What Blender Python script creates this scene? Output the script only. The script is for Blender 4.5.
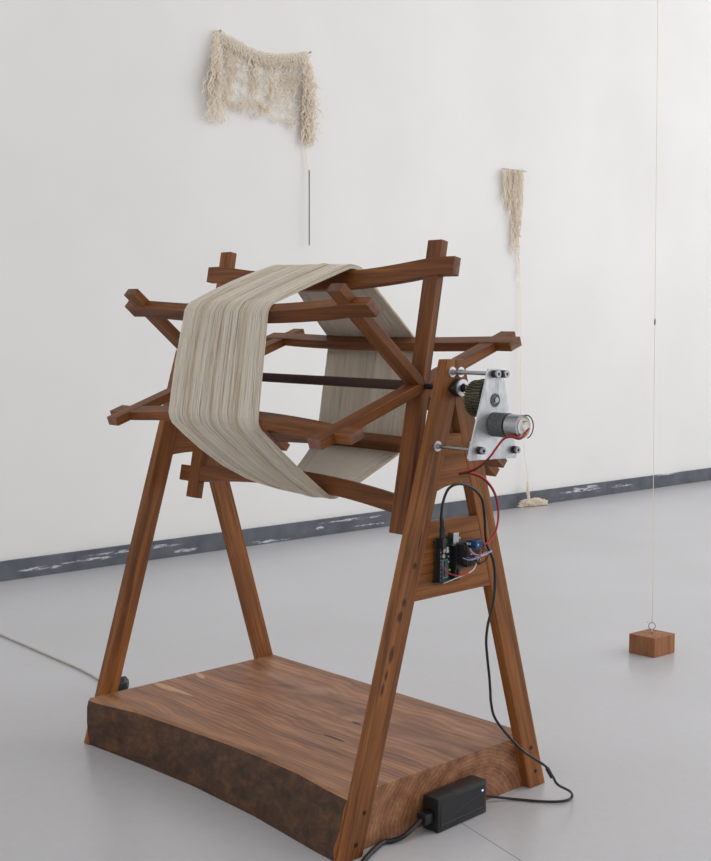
import bpy, bmesh, math, random
from mathutils import Vector, Matrix
C = bpy.context.scene
for o in list(bpy.data.objects): bpy.data.objects.remove(o)
rnd = random.Random(7)

# ------------------------------------------------------------------ camera
CAM = Vector((1.91514504, -0.65844633, 0.7622843))
YAW, PITCH, ROLL, FPX, CPY = 0.8145, -0.0731, 0.0019, 1254.595, 408.6821
fw = Vector((-math.sin(YAW)*math.cos(PITCH), math.cos(YAW)*math.cos(PITCH), math.sin(PITCH)))
rt = fw.cross(Vector((0, 0, 1))).normalized(); up = rt.cross(fw)
rt, up = rt*math.cos(ROLL)+up*math.sin(ROLL), -rt*math.sin(ROLL)+up*math.cos(ROLL)
cd = bpy.data.cameras.new('camera'); cam = bpy.data.objects.new('camera', cd); C.collection.objects.link(cam)
M = Matrix((rt, up, -fw)).transposed().to_4x4(); M.translation = CAM; cam.matrix_world = M
cd.sensor_width = 36; cd.sensor_height = 36; cd.sensor_fit = 'VERTICAL'
cd.lens = FPX/861*36; cd.shift_y = -(430.5-CPY)/861
cd.dof.use_dof = False
C.camera = cam

# ------------------------------------------------------------------ light
w = bpy.data.worlds.new('world'); C.world = w; w.use_nodes = True
w.node_tree.nodes['Background'].inputs[0].default_value = (1.0, 0.985, 0.965, 1)
w.node_tree.nodes['Background'].inputs[1].default_value = 1.0
def area(name, loc, target, sx, sy, power, col):
    l = bpy.data.lights.new(name, 'AREA'); l.shape = 'RECTANGLE'; l.size = sx; l.size_y = sy
    l.energy = power; l.color = col
    o = bpy.data.objects.new(name, l); C.collection.objects.link(o); o.location = loc
    o.rotation_euler = (Vector(target)-Vector(loc)).to_track_quat('-Z', 'Y').to_euler()
    return o
area('window_light', (2.6, 5.6, 2.3), (-.3, 1.2, .6), 4.5, 2.6, 105, (1.0, 0.985, 0.97))
area('ceiling_light', (1.4, 2.4, 3.3), (.6, 1.9, 0), 2.6, 2.6, 40, (1.0, 0.99, 0.98))
area('fill_light', (.6, -2.6, 3.0), (.2, .8, .4), 3.0, 1.6, 26, (1.0, .99, .97))  # added soft fill from behind the camera to brighten the yarn front
C.view_settings.view_transform = 'Standard'; C.view_settings.look = 'None'
C.view_settings.gamma = 1; C.view_settings.use_curve_mapping = False
C.view_settings.exposure = -0.24

# ------------------------------------------------------------------ helpers
def ray_plane(u, v, p0, n):
    """where the sight line through photo pixel (u, v) meets a plane of the room"""
    d = fw + rt*((u-355.5)/FPX) - up*((v-CPY)/FPX)
    p0 = Vector(p0); n = Vector(n)
    return CAM + d*(((p0-CAM).dot(n))/d.dot(n))
WA = Vector((-1.38699303, 1.1118084, 0)); WT = Vector((.0513440, .998681, 0)); WN = Vector((.998681, -.051344, 0))
def on_wall(u, v, off=0.0): return ray_plane(u, v, WA+WN*off, WN)
def on_floor(u, v, z=0.0): return ray_plane(u, v, (0, 0, z), (0, 0, 1))
def on_x(u, v, x): return ray_plane(u, v, (x, 0, 0), (1, 0, 0))

def obj(name, bm, m, parent=None, smooth=False):
    me = bpy.data.meshes.new(name); bmesh.ops.recalc_face_normals(bm, faces=bm.faces[:])
    bm.to_mesh(me); bm.free()
    for mm in (m if isinstance(m, (list, tuple)) else [m]): me.materials.append(mm)
    if smooth:
        for p in me.polygons: p.use_smooth = True
        if smooth != 'all':
            try: me.set_sharp_from_angle(angle=math.radians(38))
            except Exception: pass
    o = bpy.data.objects.new(name, me); C.collection.objects.link(o)
    if parent: o.parent = parent
    return o
def tag(o, label=None, cat=None, group=None, kind=None):
    if label: o['label'] = label
    if cat: o['category'] = cat
    if group: o['group'] = group
    if kind: o['kind'] = kind
    return o
def empty(name, loc=(0, 0, 0), parent=None):
    o = bpy.data.objects.new(name, None); C.collection.objects.link(o); o.location = loc
    o.empty_display_size = .05
    if parent: o.parent = parent
    return o
def world_parent(o, p):
    """parent while keeping world-space coordinates (parent empties are unrotated)"""
    o.parent = p; o.matrix_parent_inverse = Matrix.Translation(-loc_of(p))
def loc_of(p):
    l = Vector((0, 0, 0))
    while p: l = l + p.matrix_parent_inverse.translation + p.location; p = p.parent
    return l
def P(o, p): world_parent(o, p); return o

def box(bm, lo, hi, bev=0.0):
    r = bmesh.ops.create_cube(bm, size=1)
    vs = r['verts']
    for v in vs: v.co = Vector([lo[i] if v.co[i] < 0 else hi[i] for i in range(3)])
    if bev:
        es = list({e for v in vs for e in v.link_edges})
        bmesh.ops.bevel(bm, geom=es, offset=bev, segments=2, affect='EDGES', profile=.6)
def prism(bm, pts, a, b, axis=0, bev=0.0):
    """extrude a 2-D outline along an axis from a to b"""
    def mk(p, h):
        c = [p[0], p[1]]; c.insert(axis, h); return bm.verts.new(c)
    A = [mk(p, a) for p in pts]; B = [mk(p, b) for p in pts]; n = len(pts)
    fs = [bm.faces.new(A), bm.faces.new(B[::-1])]
    for i in range(n): fs.append(bm.faces.new((A[i], B[i], B[(i+1) % n], A[(i+1) % n])))
    if bev:
        es = list({e for f in fs for e in f.edges})
        bmesh.ops.bevel(bm, geom=es, offset=bev, segments=1, affect='EDGES')
def circle(cy, cz, r, n=24, a0=0.0): return [(cy+r*math.cos(a0+2*math.pi*i/n), cz+r*math.sin(a0+2*math.pi*i/n)) for i in range(n)]
def ring(bm, cy, cz, r0, r1, a, b, n=28):
    vs = []
    for i in range(n):
        t = 2*math.pi*i/n; c, s = math.cos(t), math.sin(t)
        vs.append([bm.verts.new((x, cy+r*c, cz+r*s)) for x, r in ((a, r0), (b, r0), (b, r1), (a, r1))])
    for i in range(n):
        A, B = vs[i], vs[(i+1) % n]
        for k in range(4): bm.faces.new((A[k], A[(k+1) % 4], B[(k+1) % 4], B[k]))
def tube(bm, pts, r, n=8, closed=False, caps=True):
    pts = [Vector(p) for p in pts]; N = len(pts); rings = []
    prev = None
    for i, p in enumerate(pts):
        if closed: t = pts[(i+1) % N]-pts[i-1]
        else: t = pts[min(i+1, N-1)]-pts[max(i-1, 0)]
        t.normalize()
        if prev is None: a = t.orthogonal().normalized()
        else:
            a = prev - t*prev.dot(t)
            a = a.normalized() if a.length > 1e-6 else t.orthogonal().normalized()
        prev = a; b = t.cross(a)
        rr = r[i] if isinstance(r, (list, tuple)) else r
        rings.append([bm.verts.new(p+(a*math.cos(2*math.pi*k/n)+b*math.sin(2*math.pi*k/n))*rr) for k in range(n)])
    for i in range(N if closed else N-1):
        A, B = rings[i], rings[(i+1) % N]
        for k in range(n): bm.faces.new((A[k], A[(k+1) % n], B[(k+1) % n], B[k]))
    if caps and not closed: bm.faces.new(rings[0][::-1]); bm.faces.new(rings[-1])
def spline(pts, k=8):
    pts = [Vector(p) for p in pts]; out = []
    for i in range(len(pts)-1):
        p0 = pts[max(i-1, 0)]; p1 = pts[i]; p2 = pts[i+1]; p3 = pts[min(i+2, len(pts)-1)]
        for j in range(k):
            t = j/k
            out.append(.5*((2*p1)+(p2-p0)*t+(2*p0-5*p1+4*p2-p3)*t*t+(3*p1-p0-3*p2+p3)*t**3))
    out.append(pts[-1]); return out

# ------------------------------------------------------------------ materials
def srgb(r, g, b):
    f = lambda c: (c/255/12.92 if c/255 <= .04045 else ((c/255+.055)/1.055)**2.4)
    return (f(r), f(g), f(b), 1)
class NT:
    def __init__(s, name, rough=.5, metal=0.0, col=None):
        s.m = bpy.data.materials.new(name); s.m.use_nodes = True; s.t = s.m.node_tree
        s.b = s.t.nodes['Principled BSDF']; s.b.inputs['Roughness'].default_value = rough
        s.b.inputs['Metallic'].default_value = metal
        if col: s.b.inputs['Base Color'].default_value = col
    def n(s, typ, ins=None, **kw):
        nd = s.t.nodes.new(typ)
        for k, v in kw.items(): setattr(nd, k, v)
        for k, v in (ins or {}).items():
            if hasattr(v, 'links') or isinstance(v, bpy.types.NodeSocket): s.t.links.new(v, nd.inputs[k])
            else: nd.inputs[k].default_value = v
        return nd
    def math(s, op, a, b=0.0, c=0.0, clamp=False):
        return s.n('ShaderNodeMath', {0: a, 1: b, 2: c}, operation=op, use_clamp=clamp).outputs[0]
    def mix(s, f, a, b):
        nd = s.n('ShaderNodeMix', data_type='RGBA')
        for i, v in ((0, f), (6, a), (7, b)):
            if isinstance(v, bpy.types.NodeSocket): s.t.links.new(v, nd.inputs[i])
            else: nd.inputs[i].default_value = v
        return nd.outputs[2]
    def ramp(s, f, stops):
        nd = s.n('ShaderNodeValToRGB', {0: f}); e = nd.color_ramp.elements
        while len(e) < len(stops): e.new(.5)
        for x, (p, c) in zip(e, stops): x.position = p; x.color = c if len(c) == 4 else (*c, 1)
        return nd.outputs[0]
    def coords(s, scale=(1, 1, 1), kind='Object', off=None):
        tc = s.n('ShaderNodeTexCoord').outputs[kind]
        mp = s.n('ShaderNodeMapping', {0: tc}); mp.inputs[3].default_value = scale
        if off is not None: s.t.links.new(off, mp.inputs[1])
        return mp.outputs[0]
    def noise(s, vec, scale, detail=4, rough=.55, dist=0.0):
        return s.n('ShaderNodeTexNoise', {'Vector': vec, 'Scale': scale, 'Detail': detail, 'Roughness': rough, 'Distortion': dist}).outputs[0]
    def color(s, c): s.t.links.new(c, s.b.inputs['Base Color'])
    def bump(s, h, strength=.3, dist=.002):
        nd = s.n('ShaderNodeBump', {'Height': h, 'Strength': strength, 'Distance': dist}); s.t.links.new(nd.outputs[0], s.b.inputs['Normal'])
    def spot(s, xyz, cx, cy, rx, ry, ang=0.0, soft=.25):
        """1 inside an ellipse of the plane spanned by the two given sockets"""
        ca, sa = math.cos(ang), math.sin(ang)
        dx = s.math('SUBTRACT', xyz[0], cx); dy = s.math('SUBTRACT', xyz[1], cy)
        a = s.math('ADD', s.math('MULTIPLY', dx, ca/rx), s.math('MULTIPLY', dy, sa/rx))
        b = s.math('ADD', s.math('MULTIPLY', dx, -sa/ry), s.math('MULTIPLY', dy, ca/ry))
        d = s.math('ADD', s.math('MULTIPLY', a, a), s.math('MULTIPLY', b, b))
        return s.math('DIVIDE', s.math('SUBTRACT', 1.0, d), soft, clamp=True)

def wood(name, dark, mid, light, rough=.52, knots=()):
    """long grain along local Z"""
    k = NT(name, rough)
    r = k.n('ShaderNodeObjectInfo').outputs['Random']
    off = k.n('ShaderNodeCombineXYZ', {0: k.math('MULTIPLY', r, 37.0), 1: k.math('MULTIPLY', r, 11.0), 2: k.math('MULTIPLY', r, 5.0)}).outputs[0]
    v1 = k.coords((1, 1, .05), off=off); v2 = k.coords((1, 1, .02), off=off)
    n1 = k.noise(v1, 95, 5, .6, .6); n2 = k.noise(v2, 420, 3, .6); n3 = k.noise(k.coords((1, 1, .25), off=off), 18, 3, .5, .8)
    base = k.ramp(n1, [(.3, dark), (.5, mid), (.72, light)])
    base = k.mix(k.math('MULTIPLY', k.math('SUBTRACT', .55, n2, clamp=True), 2.4, clamp=True), base, dark)
    tint = k.ramp(n3, [(.3, (.78, .74, .70)), (.7, (1.12, 1.08, 1.02))])
    if knots:
        sp = k.n('ShaderNodeSeparateXYZ', {0: k.n('ShaderNodeTexCoord').outputs['Object']}).outputs
        yw = k.math('ADD', sp[1], k.math('MULTIPLY', k.math('SUBTRACT', n1, .5), .012))
        for cy, cz, ry, rz in knots: base = k.mix(k.math('MULTIPLY', k.spot((yw, sp[2]), cy, cz, ry, rz, 0, .8), .85), base, srgb(44, 26, 16))
    nd = k.n('ShaderNodeMix', data_type='RGBA', blend_type='MULTIPLY'); nd.inputs[0].default_value = 1
    k.t.links.new(base, nd.inputs[6]); k.t.links.new(tint, nd.inputs[7]); k.color(nd.outputs[2])
    k.b.inputs['Specular IOR Level'].default_value = .35
    k.bump(k.math('ADD', n1, n2), .18, .0006)
    return k.m
W_LEG = wood('oiled_wood', srgb(96, 56, 24), srgb(140, 87, 42), srgb(168, 110, 58))
W_REEL = wood('reel_wood', srgb(84, 46, 18), srgb(122, 72, 31), srgb(148, 92, 44))
W_LEGK = None
W_BLOCK = wood('block_wood', srgb(128, 82, 54), srgb(160, 108, 76), srgb(182, 130, 96), .6)

def end_material():
    k = NT('end_grain', .6)
    n = k.noise(k.coords((1, 1, 1)), 30, 2)
    wv = k.n('ShaderNodeTexWave', {'Vector': k.coords(), 'Scale': 90.0, 'Distortion': 3.0, 'Detail': 2.0}, bands_direction='Z').outputs[0]
    k.color(k.ramp(k.math('ADD', k.math('MULTIPLY', wv, .6), k.math('MULTIPLY', n, .4)), [(.2, srgb(92, 58, 42)), (.8, srgb(134, 92, 70))]))
    return k.m
W_END = end_material()

def slab_top():
    k = NT('walnut_slab', .5)
    tc = k.n('ShaderNodeTexCoord').outputs['Object']; sp = k.n('ShaderNodeSeparateXYZ', {0: tc}).outputs
    X, Y, Z = sp[0], sp[1], sp[2]
    warp = k.noise(k.coords((1.6, 3.4, 3.4)), 2.4, 3, .5)
    warp2 = k.noise(k.coords((3.0, 9, 9)), 3.0, 3, .5)
    # rings round a pith line that runs along the slab
    dy = k.math('SUBTRACT', Y, .30); dz = k.math('ADD', Z, .012)
    rad = k.math('SQRT', k.math('ADD', k.math('MULTIPLY', dy, dy), k.math('MULTIPLY', k.math('MULTIPLY', dz, dz), 1.6)))
    rad = k.math('ADD', rad, k.math('MULTIPLY', warp, .06)); rad = k.math('ADD', rad, k.math('MULTIPLY', warp2, .006))
    rings = k.math('SINE', k.math('MULTIPLY', rad, 760.0)); broad = k.math('SINE', k.math('MULTIPLY', rad, 150.0))
    fine = k.noise(k.coords((.05, 1, 1)), 330, 4, .6); med = k.noise(k.coords((.12, 1, 1)), 60, 4, .6)
    f = k.math('ADD', k.math('MULTIPLY', rings, .05), k.math('MULTIPLY', broad, .06))
    f = k.math('ADD', f, k.math('MULTIPLY', fine, .35)); f = k.math('ADD', f, k.math('MULTIPLY', med, .55))
    c = k.ramp(f, [(.20, srgb(88, 52, 33)), (.45, srgb(142, 95, 65)), (.68, srgb(180, 130, 93))])
    # pale sapwood line near the live edge, pale streaks, dark checks
    sap = k.math('MULTIPLY', k.math('SUBTRACT', .10, Y), 9.0, clamp=True)
    c = k.mix(k.math('MULTIPLY', sap, .35), c, srgb(186, 140, 100))
    wob = k.math('MULTIPLY', k.math('SUBTRACT', med, .5), .03)
    Yw = k.math('ADD', Y, wob)
    for cx, cy, rx, ry, an in SLAB_PALE: c = k.mix(k.math('MULTIPLY', k.spot((X, Yw), cx, cy, rx, ry, an, .5), .75), c, srgb(204, 164, 122))
    for cx, cy, rx, ry, an in SLAB_KNOT: c = k.mix(k.math('MULTIPLY', k.spot((X, Y), cx, cy, rx, ry, an, .9), .28), c, srgb(186, 144, 116))
    for cx, cy, rx, ry, an in SLAB_CRACK: c = k.mix(k.spot((X, Y), cx, cy, rx, ry, an, .3), c, srgb(30, 18, 12))
    k.color(c); k.bump(f, .25, .001)
    return k.m
def bark():
    k = NT('live_edge', .72)
    n1 = k.noise(k.coords((1, 1, 1.4)), 30, 7, .72, .3); n2 = k.noise(k.coords((.5, 1, 1)), 130, 4, .6)
    c = k.ramp(k.math('ADD', k.math('MULTIPLY', n1, .8), k.math('MULTIPLY', n2, .25)), [(.36, srgb(40, 26, 17)), (.54, srgb(76, 50, 32)), (.78, srgb(122, 82, 50))])
    k.color(c); k.bump(k.math('ADD', n1, k.math('MULTIPLY', n2, .4)), .6, .006)
    return k.m

def plain(name, col, rough=.5, metal=0.0, noise=0.0):
    k = NT(name, rough, metal, col)
    if noise:
        n = k.noise(k.coords(), 160, 3)
        k.color(k.mix(k.math('MULTIPLY', n, noise), col, tuple(c*.45 for c in col[:3])+(1,)))
    return k.m
BRIGHT = plain('bright_zinc', srgb(224, 226, 230), .35, .8)
NAIL = plain('dull_nail', srgb(168, 140, 126), .6)
STEEL = plain('steel', srgb(190, 192, 196), .28, 1.0, .5)
BLACKM = plain('blackened_steel', srgb(42, 40, 40), .45, .6, .4)
RODM = plain('grey_rod', srgb(70, 70, 72), .5)
AXLE = plain('dark_axle', srgb(62, 36, 30), .75, 0, .7)
BLACK = plain('black_plastic', srgb(26, 26, 28), .42, 0, .3)
BLACKC = plain('black_cable', srgb(16, 16, 18), .38)
REDC = plain('red_cable', srgb(172, 26, 30), .4)
PINKC = plain('pink_wire', srgb(196, 90, 110), .45); VIOLC = plain('violet_wire', srgb(150, 140, 190), .45)
WHITEC = plain('white_wire', srgb(214, 208, 196), .5)
BLUE = plain('blue_terminal', srgb(40, 84, 132), .4)
PCB = plain('green_board', srgb(24, 56, 52), .35, 0, .5); PCB2 = plain('dark_board', srgb(40, 34, 40), .4, 0, .4)
GREYC = plain('grey_cable', srgb(206, 204, 200), .5)
GEARM = plain('dark_gear', srgb(96, 92, 74), .4, .5, .6)
BRASS = plain('brass', srgb(190, 150, 70), .35, .9)
WHITEP = plain('white_plastic', srgb(226, 226, 222), .45)
def gearbox():
    k = NT('grey_gearbox', .5, .35)
    n = k.noise(k.coords(), 500, 2); k.color(k.ramp(n, [(.35, srgb(66, 66, 68)), (.65, srgb(104, 104, 106))])); return k.m
GBOX = gearbox()
def alu():
    k = NT('brushed_aluminium', .42, .85)
    n = k.noise(k.coords((1, 1, .15)), 90, 5, .6); n2 = k.noise(k.coords(), 30, 3)
    k.color(k.ramp(k.math('ADD', k.math('MULTIPLY', n, .5), k.math('MULTIPLY', n2, .5)), [(.35, srgb(168, 172, 178)), (.65, srgb(226, 229, 233))])); k.bump(n, .1, .0005)
    return k.m
ALU = alu()
def fibre(name, a, b, c, rough=.9, thru=.38):
    k = NT(name, rough)
    r = k.n('ShaderNodeTexCoord').outputs['Object']
    n = k.noise(r, 900, 2); n2 = k.noise(r, 26, 3)
    g = k.n('ShaderNodeAttribute', attribute_name='strand').outputs['Fac']
    f = k.math('ADD', k.math('MULTIPLY', g, .6), k.math('ADD', k.math('MULTIPLY', n, .2), k.math('MULTIPLY', n2, .2)))
    k.color(k.ramp(f, [(.2, a), (.5, b), (.8, c)]))
    k.b.inputs['Sheen Weight'].default_value = .2
    tr = k.n('ShaderNodeBsdfTranslucent', {0: b}).outputs[0]; out = k.t.nodes['Material Output']
    mx = k.n('ShaderNodeMixShader', {0: thru, 1: k.b.outputs[0], 2: tr}).outputs[0]; k.t.links.new(mx, out.inputs[0])
    return k.m
YARN = fibre('undyed_yarn', srgb(226, 213, 193), srgb(247, 240, 228), srgb(253, 250, 244))
YARNW = fibre('ecru_wall_yarn', srgb(250, 238, 224), srgb(254, 248, 238), srgb(255, 252, 246), .9, .5)

def wall_mat():
    k = NT('white_wall_paint', .75)
    n = k.noise(k.coords(), 1.3, 3); n2 = k.noise(k.coords(), 240, 3)
    k.color(k.ramp(n, [(.3, srgb(228, 228, 228)), (.7, srgb(236, 236, 236))])); k.bump(n2, .12, .0008); return k.m
def floor_mat():
    k = NT('grey_cast_floor', .30)
    n = k.noise(k.coords(), 1.6, 2, .5); n2 = k.noise(k.coords(), 60, 3)
    f = k.math('ADD', k.math('MULTIPLY', n, .7), k.math('MULTIPLY', n2, .3))
    k.color(k.ramp(f, [(.3, srgb(188, 188, 191)), (.7, srgb(200, 200, 204))]))
    k.bump(n2, .05, .0008); return k.m
def base_mat():
    k = NT('dark_grey_skirting', .6)
    tc = k.n('ShaderNodeTexCoord').outputs['Object']; sp = k.n('ShaderNodeSeparateXYZ', {0: tc}).outputs
    n = k.noise(k.coords((1, .35, 2.5)), 34, 5, .7); n2 = k.noise(k.coords(), 12, 4)
    c = k.ramp(n2, [(.3, srgb(74, 78, 88)), (.7, srgb(98, 102, 112))])
    Zw = k.math('ADD', sp[2], k.math('MULTIPLY', k.math('SUBTRACT', n, .5), .02))
    brk = k.noise(k.coords((1, .25, 1.5)), 75, 5, .75); brk = k.math('MULTIPLY', k.math('SUBTRACT', brk, .44, clamp=True), 9.0, clamp=True)
    for cy, cz, ry, rz, an in SCUFF:
        c = k.mix(k.math('MULTIPLY', k.math('MULTIPLY', brk, k.spot((sp[1], Zw), cy, cz, ry, rz, an, .5)), .9), c, srgb(208, 212, 218))
    dust = k.math('MULTIPLY', k.math('SUBTRACT', n, .60, clamp=True), 5.0, clamp=True)
    c = k.mix(k.math('MULTIPLY', dust, .45), c, srgb(150, 154, 162))
    k.color(c); return k.m

# ------------------------------------------------------------------ the room
ang = math.atan2(WT.y, WT.x)-math.pi/2
def walled(name, lo, hi, m, z0=0):
    bm = bmesh.new(); box(bm, lo, hi); o = obj(name, bm, m); o.location = (WA.x, WA.y, z0); o.rotation_euler = (0, 0, ang)
    o['kind'] = 'structure'; return o
walled('wall_left', (-.15, -4.0, 0), (0, 8.0, 3.4), wall_mat())
pw = plain('white_paint', srgb(222, 222, 222), .8)
bm = bmesh.new(); box(bm, (-1.9, -4.5, 3.4), (5.5, 9.0, 3.5)); tag(obj('ceiling', bm, pw), kind='structure')
bm = bmesh.new(); box(bm, (-1.9, -4.5, -.12), (5.5, 9.0, 0)); tag(obj('floor', bm, floor_mat()), kind='structure')
SCUFF = []
for a, b, top, rz in ((20, 60, 571, .006), (62, 115, 563.5, .004), (85, 182, 556.5, .0055), (176, 196, 551.5, .006), (248, 290, 544, .003),
                      (318, 322, 528, .007), (318, 384, 524, .003), (352, 386, 527, .002), (560, 600, 493, .006), (574, 598, 489, .008), (612, 632, 487, .006), (655, 680, 476, .004)):
    p = on_wall(a, top, .012) - WA; q = on_wall(b, top-(b-a)*.132, .012) - WA
    SCUFF.append(((p.dot(WT)+q.dot(WT))/2, (p.z+q.z)/2, (q.dot(WT)-p.dot(WT))/2+.01, rz, (q.z-p.z)/(q.dot(WT)-p.dot(WT)+.01)))
walled('baseboard_left', (.0005, -4.0, .0003), (.012, 8.0, .057), base_mat())

# ------------------------------------------------------------------ the winding machine
YC, ZH = .72153, .65723
LS, TX, XO = .6518, .0164, .66826
mach = tag(empty('yarn_winding_machine', (.33, YC, 0)), 'wooden six-armed yarn winding reel on splayed legs and a thick walnut slab', 'winding machine')

# base slab, live edge towards the camera
h = .0851
tf = [on_floor(u, v, h) for u, v in ((94, 700.5), (140, 711.5), (225, 741), (262, 755.5), (298.4, 771.5), (330, 789))]
bf = [on_floor(u, v, 0) for u, v in ((90.4, 744.8), (140, 764), (192, 785.6), (253.5, 816), (314.7, 851.5))]
def yat(pts, x):
    pts = sorted(pts, key=lambda p: p.x)
    if x <= pts[0].x: return pts[0].y
    for a, b in zip(pts, pts[1:]):
        if x <= b.x: return a.y+(b.y-a.y)*(x-a.x)/(b.x-a.x)
    a, b = pts[-2], pts[-1]; return b.y+(b.y-a.y)*(x-b.x)/(b.x-a.x)*.6
SLO = Vector((0, .50, 0))
def sl(u, v): p = on_floor(u, v, h)-SLO; return p.x, p.y
def streak(a, b, ry):
    (x0, y0), (x1, y1) = sl(*a), sl(*b)
    return ((x0+x1)/2, (y0+y1)/2, math.hypot(x1-x0, y1-y0)/2, ry, math.atan2(y1-y0, x1-x0))
SLAB_PALE = [streak((151, 682), (196, 697), .010), streak((196, 672), (203, 679), .008)]
SLAB_KNOT = [streak((250, 665), (330, 695), .03), streak((290, 690), (345, 690), .03), streak((340, 716), (372, 722), .022), streak((385, 735), (440, 745), .018)]
SLAB_CRACK = [streak((322, 733.5), (346, 742.5), .0034), streak((352, 721.5), (361, 725), .0042), streak((255, 668), (262, 671), .0012)]
bm = bmesh.new(); n = 26; prof = []
yb = .9247-.5
rr = random.Random(3)
for i in range(n+1):
    x = LS*i/n
    yt = yat(tf, x)-.5; y0 = yat(bf, x)-.5
    ym = (yt+y0)/2-.004*math.sin(3+9*i/n)-.004+rr.uniform(-.0015, .0015); yq = yt*.85+y0*.15-.004
    prof.append([bm.verts.new(c) for c in ((x, y0, 0), (x, y0*.8+ym*.2-.003, .018), (x, ym, h*.5), (x, yq, h*.82), (x, yt-.0005, h-.004), (x, yt+.003, h), (x, yb-.002, h), (x, yb, h-.002), (x, yb, 0))])
for A, B in zip(prof, prof[1:]):
    for k in range(9):
        f = bm.faces.new((A[k], B[k], B[(k+1) % 9], A[(k+1) % 9])); f.material_index = 1 if k < 4 else 0
bm.faces.new(prof[0]); bm.faces.new(prof[-1][::-1])
s = obj('base_slab', bm, [slab_top(), bark()], smooth=True); s.location = SLO; P(s, mach)
s.location = SLO
tag(s, 'thick walnut slab with a dark live edge')

# A-frames
def leg_poly(sgn):
    S_, T_, WL, H = .226, .0185, .038, .700
    yo = lambda z: S_*(1-z/H)+T_*z/H
    zx = H*(S_-WL)/(S_-T_)
    return [(sgn*yo(0), 0), (sgn*yo(H), H), (0, H), (0, zx), (sgn*(yo(0)-WL), 0)]
def side_frame(x, outer):
    fr = P(empty('side_frame', (x, YC, 0)), mach)
    for sg in (-1, 1):
        pts = leg_poly(sg)
        # local frame whose Z runs along the leg
        a = Vector((0, pts[0][0], 0)); b = Vector((0, sg*.0185, .7)); zl = (b-a).normalized(); xl = Vector((1, 0, 0)); yl = zl.cross(xl)
        R = Matrix((xl, yl, zl)).transposed()
        bm = bmesh.new(); Ri = R.inverted()
        loc = [Ri @ Vector((0, p[0], p[1])) for p in pts]
        prism(bm, [(p.y, p.z) for p in loc], -TX/2-(.0016 if outer else 0), TX/2, 0, .0009)
        lm = W_LEG
        if outer and sg < 0:     # the knotty leg nearest the camera
            kn = []
            for u, v, ry, rz in ((414.5, 566, .0045, .006), (404, 603, .005, .008), (400, 617, .005, .010), (392, 655, .004, .016), (387, 676, .004, .010), (383, 690, .004, .012), (420, 540, .002, .02)):
                q = Ri @ (on_x(u, v, x+TX/2)-Vector((x, YC, 0))); kn.append((q.y, q.z, ry, rz))
            lm = wood('knotty_oiled_wood', srgb(90, 54, 26), srgb(136, 85, 42), srgb(164, 108, 58), .52, kn)
        o = obj('leg', bm, lm); o.matrix_world = Matrix.Translation((x, YC, 0)) @ R.to_4x4(); P(o, fr)
        if outer:
            for (u, v) in (((364.4, 813), (356, 845)) if sg < 0 else ((531, 747.7), (535.4, 771))):
                q = on_x(u, v, x+TX/2)
                bm = bmesh.new(); prism(bm, circle(q.y, q.z, .0033, 14), x+TX/2-.002, x+TX/2+.0006); box(bm, (x+TX/2+.0004, q.y-.0026, q.z-.0005), (x+TX/2+.0009, q.y+.0026, q.z+.0005))
                P(obj('screw', bm, BLACKM), fr)
    H = .7
    inn = lambda z: .226*(1-z/H)+.0185*z/H-.038
    tk = TX/2-.0006
    def cross_piece(z0, z1, arch):
        zs = []
        top = [(-inn(z1), z1), (inn(z1), z1)]
        bot = []
        for i in range(9):
            t = i/8; y = inn(z0)*(1-2*t); bot.append((y, z0+arch*(1-(2*t-1)**2)))
        bm = bmesh.new(); pts = top+bot
        prism(bm, [(p[1], p[0]) for p in pts], -tk, tk, 0, 0)   # long axis of grain is local Z
        o = obj('crosspiece', bm, W_LEG)
        R = Matrix(((-1, 0, 0), (0, 0, 1), (0, 1, 0)))           # local Y -> world Z, local Z -> world Y
        o.matrix_world = Matrix.Translation((x, YC, 0)) @ R.to_4x4(); P(o, fr)
    cross_piece(.507, .590, .007 if outer else .002); 
    if outer: cross_piece(.350, .4615, 0)
    return fr
side_frame(-TX/2, False); side_frame(LS+TX/2, True)

# the reel
PHI = -.1843
X0, X1, RA = .0692, .5925, .2255
RB, A_, B_, C_, D_, OFF = .1842, .0295, .0151, .0283, .0153, .0013
BOW = [(.019, 0), (.014, .001), (.014, -.005), (.018, 0), (.013, 0), (.014, 0)]    # inward / sideways bend under the yarn
def bend(k, x):
    s_ = (2*(x-X0)/(X1-X0)-1); p = max(0.0, 1-s_*s_); return BOW[k][0]*p, BOW[k][1]*p
def dirs(k):
    th = PHI+k*math.pi/3
    return Vector((0, -math.sin(th), math.cos(th))), Vector((0, -math.cos(th), -math.sin(th)))
reel = P(empty('reel', (.33, YC, ZH)), mach)
for xs in (X0, X1):
    for k in range(6):
        e, t = dirs(k)
        RAk = RA+(0, .001, -.001, .001, 0, 0)[k]
        bm = bmesh.new()
        prism(bm, [(0, 0.0003), (B_/2, .0131), (B_/2, RAk), (-B_/2, RAk), (-B_/2, .0131)], -A_/2, A_/2+(.003 if k == 3 and xs == X1 else 0), 0, .0008)
        for f in bm.faces:
            if f.calc_center_median().z > RAk-.0005: f.material_index = 1
        o = obj('arm', bm, [W_REEL, W_END]); yl = e.cross(Vector((1, 0, 0)))
        o.matrix_world = Matrix.Translation((xs, YC, ZH)) @ Matrix((Vector((1, 0, 0)), yl, e)).transposed().to_4x4(); P(o, reel)
XB0, XB1 = X0-.0447, X1+.047
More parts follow.
